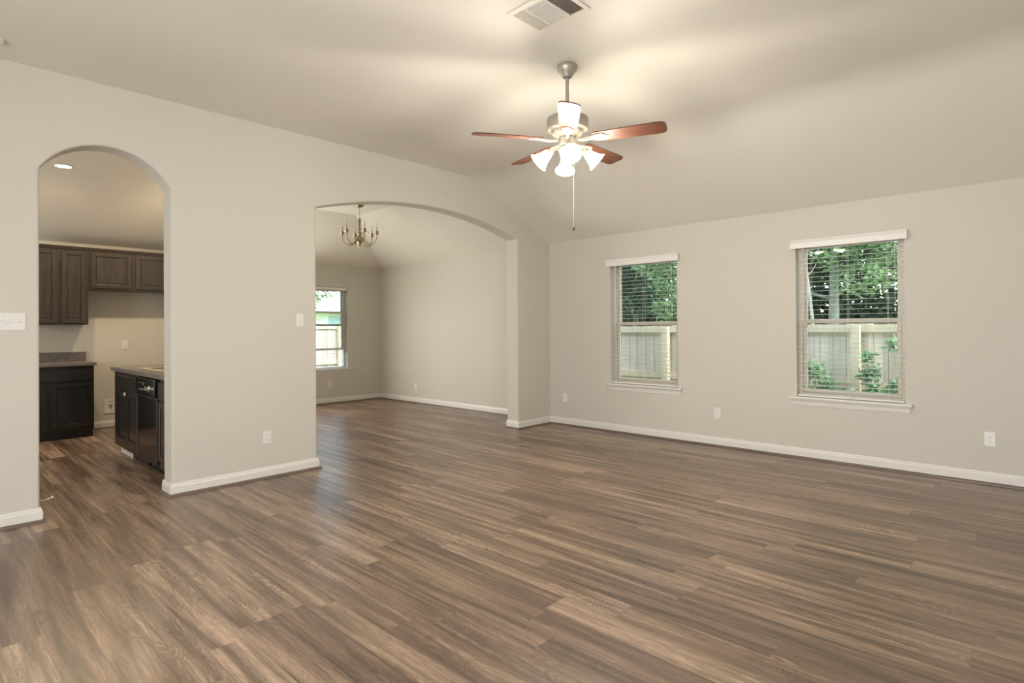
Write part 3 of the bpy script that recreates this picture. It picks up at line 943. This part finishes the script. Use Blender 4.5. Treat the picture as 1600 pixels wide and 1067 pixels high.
# ------------------------------------------------------------------ chandelier in the dining area
CX, CY = -7.302, 4.488
chn = thing('chandelier', 'small brass chandelier with six curved arms and candle bulbs in the dining area', 'chandelier', (CX, CY, ZF))
MB().lathe([(0, -0.0005), (0.060, -0.0005), (0.062, -0.008), (0.040, -0.024), (0.010, -0.034), (0, -0.036)], 28).build('ceiling_cap', M['brass'], chn, smooth='auto')
c = MB()
z = -0.034
i = 0
while z > -0.185:
    pts = []
    for t in range(9):
        an = 2 * PI * t / 8
        u, v_ = 0.0055 * math.cos(an), 0.011 * math.sin(an)
        pts.append((u if i % 2 == 0 else 0, 0 if i % 2 == 0 else u, z - 0.010 + v_))
    c.tube(pts, 0.0016, 5, cap=False)
    z -= 0.0175; i += 1
c.build('hanging_chain', M['brass'], chn, smooth=True)
MB().lathe([(0, -0.180), (0.006, -0.184), (0.008, -0.196), (0.026, -0.204), (0.028, -0.210), (0.014, -0.216), (0.017, -0.236), (0.019, -0.270), (0.012, -0.300), (0.016, -0.330), (0.020, -0.345), (0.012, -0.362), (0.012, -0.380), (0.026, -0.392), (0.038, -0.404), (0.026, -0.416), (0.014, -0.424), (0.020, -0.440), (0.040, -0.460), (0.050, -0.490), (0.048, -0.515), (0.034, -0.540), (0.016, -0.556), (0.010, -0.566), (0.015, -0.578), (0.010, -0.590), (0.004, -0.604), (0, -0.608)], 32).build('centre_column', M['brass'], chn, smooth=True)
acam = math.atan2(math.sin(yaw), math.cos(yaw))
arm0 = None
for k in range(6):
    a = acam + k * PI / 3
    Mz = Matrix.Rotation(a, 4, 'Z')
    if arm0 is None:
        pts = []
        # S-curve: leaves the body low, sweeps down and out, rises to the cup
        ctrl = [(0.040, -0.470), (0.065, -0.520), (0.110, -0.560), (0.160, -0.568), (0.210, -0.545), (0.240, -0.500), (0.250, -0.450), (0.250, -0.425)]
        A = MB().tube([(x, 0, zz) for x, zz in ctrl], 0.0055, 8)
        A.tube([(0.030, 0, -0.500), (0.070, 0, -0.545), (0.115, 0, -0.585), (0.165, 0, -0.592), (0.205, 0, -0.560)], 0.0035, 6)
        arm0 = A.build('arm', M['brass'], chn, smooth=True)
        cup = MB().lathe([(0, -0.428), (0.008, -0.426), (0.030, -0.412), (0.033, -0.406), (0.012, -0.404), (0.012, -0.396), (0.026, -0.384), (0.028, -0.379), (0.0, -0.379)], 20, (0.250, 0, 0)).build('drip_cup', M['brass'], arm0, smooth='auto')
        cs = MB().lathe([(0, -0.379), (0.0105, -0.379), (0.0105, -0.315), (0, -0.315)], 14, (0.250, 0, 0)).build('candle_sleeve', M['candle'], arm0, smooth='auto')
        bl = MB().lathe([(0, -0.315), (0.009, -0.314), (0.015, -0.298), (0.015, -0.285), (0.009, -0.265), (0.003, -0.248), (0, -0.243)], 14, (0.250, 0, 0)).build('flame_bulb', M['bulbglass'], arm0, smooth=True)
        arm0.matrix_local = Mz
        kids = (cup, cs, bl)
    else:
        b = arm0.copy(); COL.objects.link(b); b.parent = chn; b.matrix_local = Mz
        for q in kids:
            c_ = q.copy(); COL.objects.link(c_); c_.parent = b

# ------------------------------------------------------------------ outside
GZ = -0.45
struct(MB().box(-45, 25, YD + 0.3, 50, GZ - 0.2, GZ).build('ground_north', M['grass']), 'lawn outside the windows')
struct(MB().box(-45, XW - 0.3, -20, YD + 0.3, GZ - 0.2, GZ - 0.001).build('ground_west', M['grass']), 'lawn beyond the dining window')
rng = random.Random(7)

def fence(label, along, a0, a1, b, ztop, posts, side):
    """along 'x' or 'y'; boards lie at b; rails and posts on `side` (-1 = smaller coordinate)"""
    root = thing('wooden_fence', label, 'fence', ((a0 + a1) / 2, b, GZ) if along == 'x' else (b, (a0 + a1) / 2, GZ), 0, None)
    off = Vector(root.location)
    def bx(mb, p0, p1, q0, q1, z0, z1):
        q0, q1 = sorted((q0, q1))
        if along == 'x': mb.box(p0 - off.x, p1 - off.x, q0 - off.y, q1 - off.y, z0 - off.z, z1 - off.z)
        else: mb.box(q0 - off.x, q1 - off.x, p0 - off.y, p1 - off.y, z0 - off.z, z1 - off.z)
    m = MB(); p = a0
    while p < a1:
        bx(m, p, p + 0.136, b, b + 0.016, GZ + 0.001, ztop + rng.uniform(-0.008, 0.008))
        p += 0.142
    m.build('board_panel', M['fence'], root)
    for z in (ztop - 0.045, 0.585, -0.20):
        m = MB(); bx(m, a0, a1, b + side * 0.002, b + side * 0.040, z - 0.045, z + 0.045)
        m.build('rail', M['rail'], root)
    for pp in posts:
        m = MB(); bx(m, pp - 0.045, pp + 0.045, b + side * 0.042, b + side * 0.13, GZ + 0.001, ztop - 0.01)
        m.build('post', M['rail'], root)
    return root
fence('pale weathered board fence with yellowish rails right outside the two living room windows', 'x', -11.2, 2.6, 7.70, 1.305, [-11.47 + 2.44 * k for k in range(1, 6)], -1)
fence('bright board fence outside the far dining window', 'y', -1.0, 7.60, -11.5, 1.40, [-0.9, 1.5, 3.9, 6.5], 1)

# neighbour's house beyond the dining window
hs = thing('neighbour_house', 'white sided neighbouring house with a blue grey window beyond the dining window', 'house', (-28.0, 13.0, GZ))
MB().box(-4, 4, -6, 6, 0.001, 2.62).build('house_wall', M['siding'], hs)
MB().prism([(-4.5, 2.62), (4.5, 2.62), (0.0, 4.9)], 'y', -6.4, 6.4).build('house_roof', M['roof'], hs)
MB().box(4.001, 4.62, -6.4, 6.4, 2.50, 2.6195).build('eave', M['trim'], hs)
wf = MB()
for (a, b, c, d) in ((0.0, 0.75, 2.38, 2.46), (0.0, 0.75, 1.32, 1.40), (0.0, 0.08, 1.40, 2.38), (0.67, 0.75, 1.40, 2.38)):
    wf.box(4.001, 4.05, a, b, c, d)
hw_ = wf.build('house_window', M['trim'], hs)
MB().box(4.001, 4.02, 0.08, 0.67, 1.40, 2.38).build('window_pane', M['bluepane'], hw_)

# foliage as many small folded leaves
def leaves(name, blobs, n, size, m, parent, seed, shell=0.5):
    r = np.random.default_rng(seed)
    tot = sum(b[3] * b[4] * b[5] for b in blobs)
    V = []; Fc = []; base_i = 0
    for (cx, cy, cz, rx, ry, rz_) in blobs:
        k = max(10, int(n * rx * ry * rz_ / tot))
        d = r.normal(size=(k, 3)); d /= np.linalg.norm(d, axis=1)[:, None]
        rad = (shell + (1 - shell) * r.random(k)) ** 0.8
        P = d * rad[:, None] * np.array([rx, ry, rz_]) + np.array([cx, cy, cz])
        A = r.normal(size=(k, 3)); A[:, 2] *= 0.6; A[:, 2] -= 0.25; A /= np.linalg.norm(A, axis=1)[:, None]
        B = np.cross(A, r.normal(size=(k, 3))); B /= np.linalg.norm(B, axis=1)[:, None]
        N = np.cross(A, B)
        s = size * (0.6 + 0.8 * r.random(k))[:, None]
        v0 = P; v1 = P + A * s * 0.5 + B * s * 0.24 + N * s * 0.08; v2 = P + A * s; v3 = P + A * s * 0.5 - B * s * 0.24 + N * s * 0.08
        V.append(np.stack([v0, v1, v2, v3], 1).reshape(-1, 3))
        idx = base_i + 4 * np.arange(k)
        Fc.append(np.stack([idx, idx + 1, idx + 2, idx, idx + 2, idx + 3], 1).reshape(-1, 3))
        base_i += 4 * k
    V = np.concatenate(V); Fc = np.concatenate(Fc)
    me = bpy.data.meshes.new(name)
    me.vertices.add(len(V)); me.vertices.foreach_set('co', V.astype(np.float32).ravel())
    me.loops.add(Fc.size); me.loops.foreach_set('vertex_index', Fc.astype(np.int32).ravel())
    me.polygons.add(len(Fc)); me.polygons.foreach_set('loop_start', (3 * np.arange(len(Fc))).astype(np.int32)); me.polygons.foreach_set('loop_total', np.full(len(Fc), 3, np.int32))
    me.update(calc_edges=True)
    me.materials.append(m)
    o = bpy.data.objects.new(name, me); COL.objects.link(o)
    if parent: o.parent = parent
    return o

def tree(name, label, x, y, h, r, crown, n, size, m, seed, trunk_r=0.10, lean=(0, 0), branches=6, blobs=None):
    root = thing(name, label, 'tree', (x, y, GZ))
    rg = random.Random(seed)
    t = MB()
    pts = [(lean[0] * u * u * h, lean[1] * u * u * h, 0.001 + u * h) for u in [i / 8 for i in range(9)]]
    t.tube(pts, [trunk_r * (1 - 0.7 * i / 8) for i in range(9)], 10)
    ends = []
    for k in range(branches):
        u = rg.uniform(0.35, 0.85); a = rg.uniform(0, 2 * PI)
        p = Vector((lean[0] * u * u * h, lean[1] * u * u * h, u * h))
        L = r * rg.uniform(0.6, 1.0)
        q = p + Vector((math.cos(a) * L, math.sin(a) * L, L * rg.uniform(0.2, 0.7)))
        mid = (p + q) / 2 + Vector((0, 0, -0.08 * L))
        t.tube([p, mid, q], [trunk_r * 0.32, trunk_r * 0.22, trunk_r * 0.08], 6)
        ends.append(q)
    t.build('trunk', M['bark'], root, smooth=True)
    if blobs is None:
        blobs = []
        for q in ends: blobs.append((q.x, q.y, q.z, r * 0.42, r * 0.42, r * 0.32))
        c0 = crown
        for k in range(crown[2] if len(crown) > 2 else 5):
            a = rg.uniform(0, 2 * PI); rr_ = r * rg.uniform(0.1, 0.75)
            blobs.append((math.cos(a) * rr_, math.sin(a) * rr_, rg.uniform(crown[0], crown[1]), r * rg.uniform(0.3, 0.5), r * rg.uniform(0.3, 0.5), r * rg.uniform(0.22, 0.38)))
    leaves('foliage', blobs, n, size, m, root, seed)
    return root

def B(x, y, lst):
    """crown blobs given as world x, world y, world z and radii, for a tree standing at x, y"""
    return [(bx - x, by - y, bz - GZ, rx, ry, rz_) for bx, by, bz, rx, ry, rz_ in lst]
tree('leafy_tree', 'bright green tree with pale thick trunk just behind the fence in the right window', -2.56, 10.0, 4.6, 0.9, (0, 0), 9000, 0.085, M['leafa'], 3, 0.105, (0.02, 0), 5,
     B(-2.56, 10.0, [(-2.05, 9.6, 1.98, 0.42, 0.40, 0.26), (-2.25, 9.8, 2.30, 0.42, 0.4, 0.25), (-2.55, 9.9, 2.62, 0.7, 0.5, 0.28), (-2.9, 9.8, 3.1, 0.8, 0.7, 0.5), (-2.0, 10.1, 3.2, 0.9, 0.7, 0.55), (-2.4, 10.0, 3.9, 1.0, 0.9, 0.6)]))
tree('leafy_tree', 'slim pale leaning tree at the left side of the right window', -2.42, 8.75, 4.2, 0.5, (0, 0), 1500, 0.08, M['leafa'], 5, 0.035, (-0.10, 0), 4,
     B(-2.42, 8.75, [(-2.6, 8.8, 3.1, 0.5, 0.4, 0.4), (-2.9, 8.8, 3.6, 0.5, 0.5, 0.4), (-2.35, 8.75, 2.32, 0.22, 0.15, 0.10)]))
tree('leafy_tree', 'bright yellow green tree filling the right part of the right window', -1.05, 9.5, 4.4, 0.8, (0, 0), 9000, 0.08, M['leafa'], 8, 0.06, (0, 0), 5,
     B(-1.05, 9.5, [(-1.65, 9.3, 2.02, 0.34, 0.35, 0.22), (-1.35, 9.4, 2.40, 0.55, 0.45, 0.30), (-0.9, 9.5, 2.0, 0.45, 0.4, 0.35), (-1.3, 9.5, 2.9, 0.8, 0.7, 0.4), (-0.8, 9.6, 3.5, 0.9, 0.8, 0.5)]))
tree('leafy_tree', 'bright green tree on the right side of the middle window', -4.70, 9.5, 4.6, 0.8, (0, 0), 11000, 0.08, M['leafa'], 11, 0.07, (0, 0), 5,
     B(-4.70, 9.5, [(-5.10, 9.4, 1.62, 0.30, 0.35, 0.25), (-5.05, 9.5, 2.15, 0.42, 0.4, 0.34), (-5.45, 9.5, 2.45, 0.40, 0.4, 0.26), (-4.6, 9.5, 1.9, 0.5, 0.45, 0.5), (-4.9, 9.5, 2.9, 0.8, 0.7, 0.4), (-4.5, 9.6, 3.6, 0.9, 0.8, 0.5)]))
tree('leafy_tree', 'dark green tree on the left side of the middle window', -6.6, 10.8, 4.8, 1.0, (0, 0), 9000, 0.10, M['leafb'], 12, 0.09, (0, 0), 6,
     B(-6.6, 10.8, [(-7.0, 10.6, 1.8, 0.75, 0.6, 0.5), (-6.2, 10.8, 2.2, 0.6, 0.5, 0.4), (-7.2, 10.8, 2.6, 0.9, 0.8, 0.5), (-6.4, 10.8, 3.4, 1.2, 1.0, 0.6)]))
for i, (x, y, rr_, s, lb) in enumerate([(-4.3, 13.5, 2.6, 21, 'dark tree deep behind the right window'), (-9.0, 14.5, 2.8, 22, 'dark tree deep behind the middle window'), (-0.8, 13.2, 2.4, 23, 'dark tree deep behind the right edge of the right window'), (-13.0, 14.0, 2.8, 24, 'dark distant tree beyond the left side of the middle window')]):
    tree('evergreen_tree', lb, x, y, 6.0, rr_, (0.9, 5.4, 16), 12000, 0.18, M['leafb'], s, 0.16, (0, 0), 8)
hroot = thing('evergreen_hedge', 'dark dense hedge behind the board fence, low in both living room windows', 'hedge', (-4.5, 11.9, GZ))
stm = MB()
for i in range(14): stm.tube([(-6.2 + i * 0.95, 0, 0.001), (-6.1 + i * 0.95, 0.05, 1.9)], [0.05, 0.02], 6)
stm.build('stems', M['bark'], hroot)
leaves('foliage', [(-6.4 + i * 0.8, rng.uniform(-0.2, 0.2), 1.25, 0.75, 0.5, 1.05 + rng.uniform(-0.1, 0.15)) for i in range(17)] + [(-6.0 + i * 0.8, 1.1, 1.35, 0.8, 0.5, 1.2) for i in range(17)], 52000, 0.16, M['leafb'], hroot, 77, 0.35)
tree('leafy_tree', 'light green tree with thin branches seen through the dining window', -14.6, 7.2, 4.2, 0.9, (0, 0), 2600, 0.09, M['leafa'], 31, 0.05, (0, 0.06), 7,
     B(-14.6, 7.2, [(-14.6, 7.75, 2.35, 0.5, 0.45, 0.22), (-14.6, 7.25, 2.1, 0.42, 0.45, 0.30), (-14.7, 7.3, 2.9, 0.8, 0.8, 0.4), (-14.5, 7.1, 1.75, 0.25, 0.25, 0.3)]))

def vine(label, x, y, pts, n, seed, size=0.07):
    root = thing('climbing_vine', label, 'vine', (x, y, GZ))
    rg = random.Random(seed)
    t = MB(); blobs = []
    for (px, pz, r_) in pts:
        t.tube([(0, 0, 0.001), ((px - x) * 0.4, 0.01, (pz - GZ) * 0.5), (px - x, 0.0, pz - GZ)], [0.008, 0.006, 0.003], 5)
        blobs.append((px - x, 0.0, pz - GZ, r_, 0.05, r_ * 1.1))
        blobs.append(((px - x) * 0.7, 0.0, (pz - GZ) * 0.72, r_ * 0.8, 0.05, r_ * 1.2))
    t.build('stems', M['bark'], root)
    leaves('foliage', blobs, n, size, M['leafc'], root, seed, 0.1)
vine('green vine climbing the fence at the lower left of the right window', -2.02, 7.40, [(-2.12, 0.78, 0.13), (-1.98, 0.60, 0.13), (-2.22, 0.50, 0.14), (-1.82, 0.52, 0.09), (-2.30, 0.66, 0.08)], 1000, 41)
vine('green vine climbing the fence at the lower right of the right window', -1.45, 7.40, [(-1.52, 0.75, 0.12), (-1.40, 0.52, 0.14), (-1.28, 0.50, 0.12), (-1.56, 0.95, 0.07)], 1000, 42)
vine('small sprig of leaves hanging over the fence top at the right window', -1.20, 7.40, [(-1.30, 1.08, 0.08)], 130, 43)
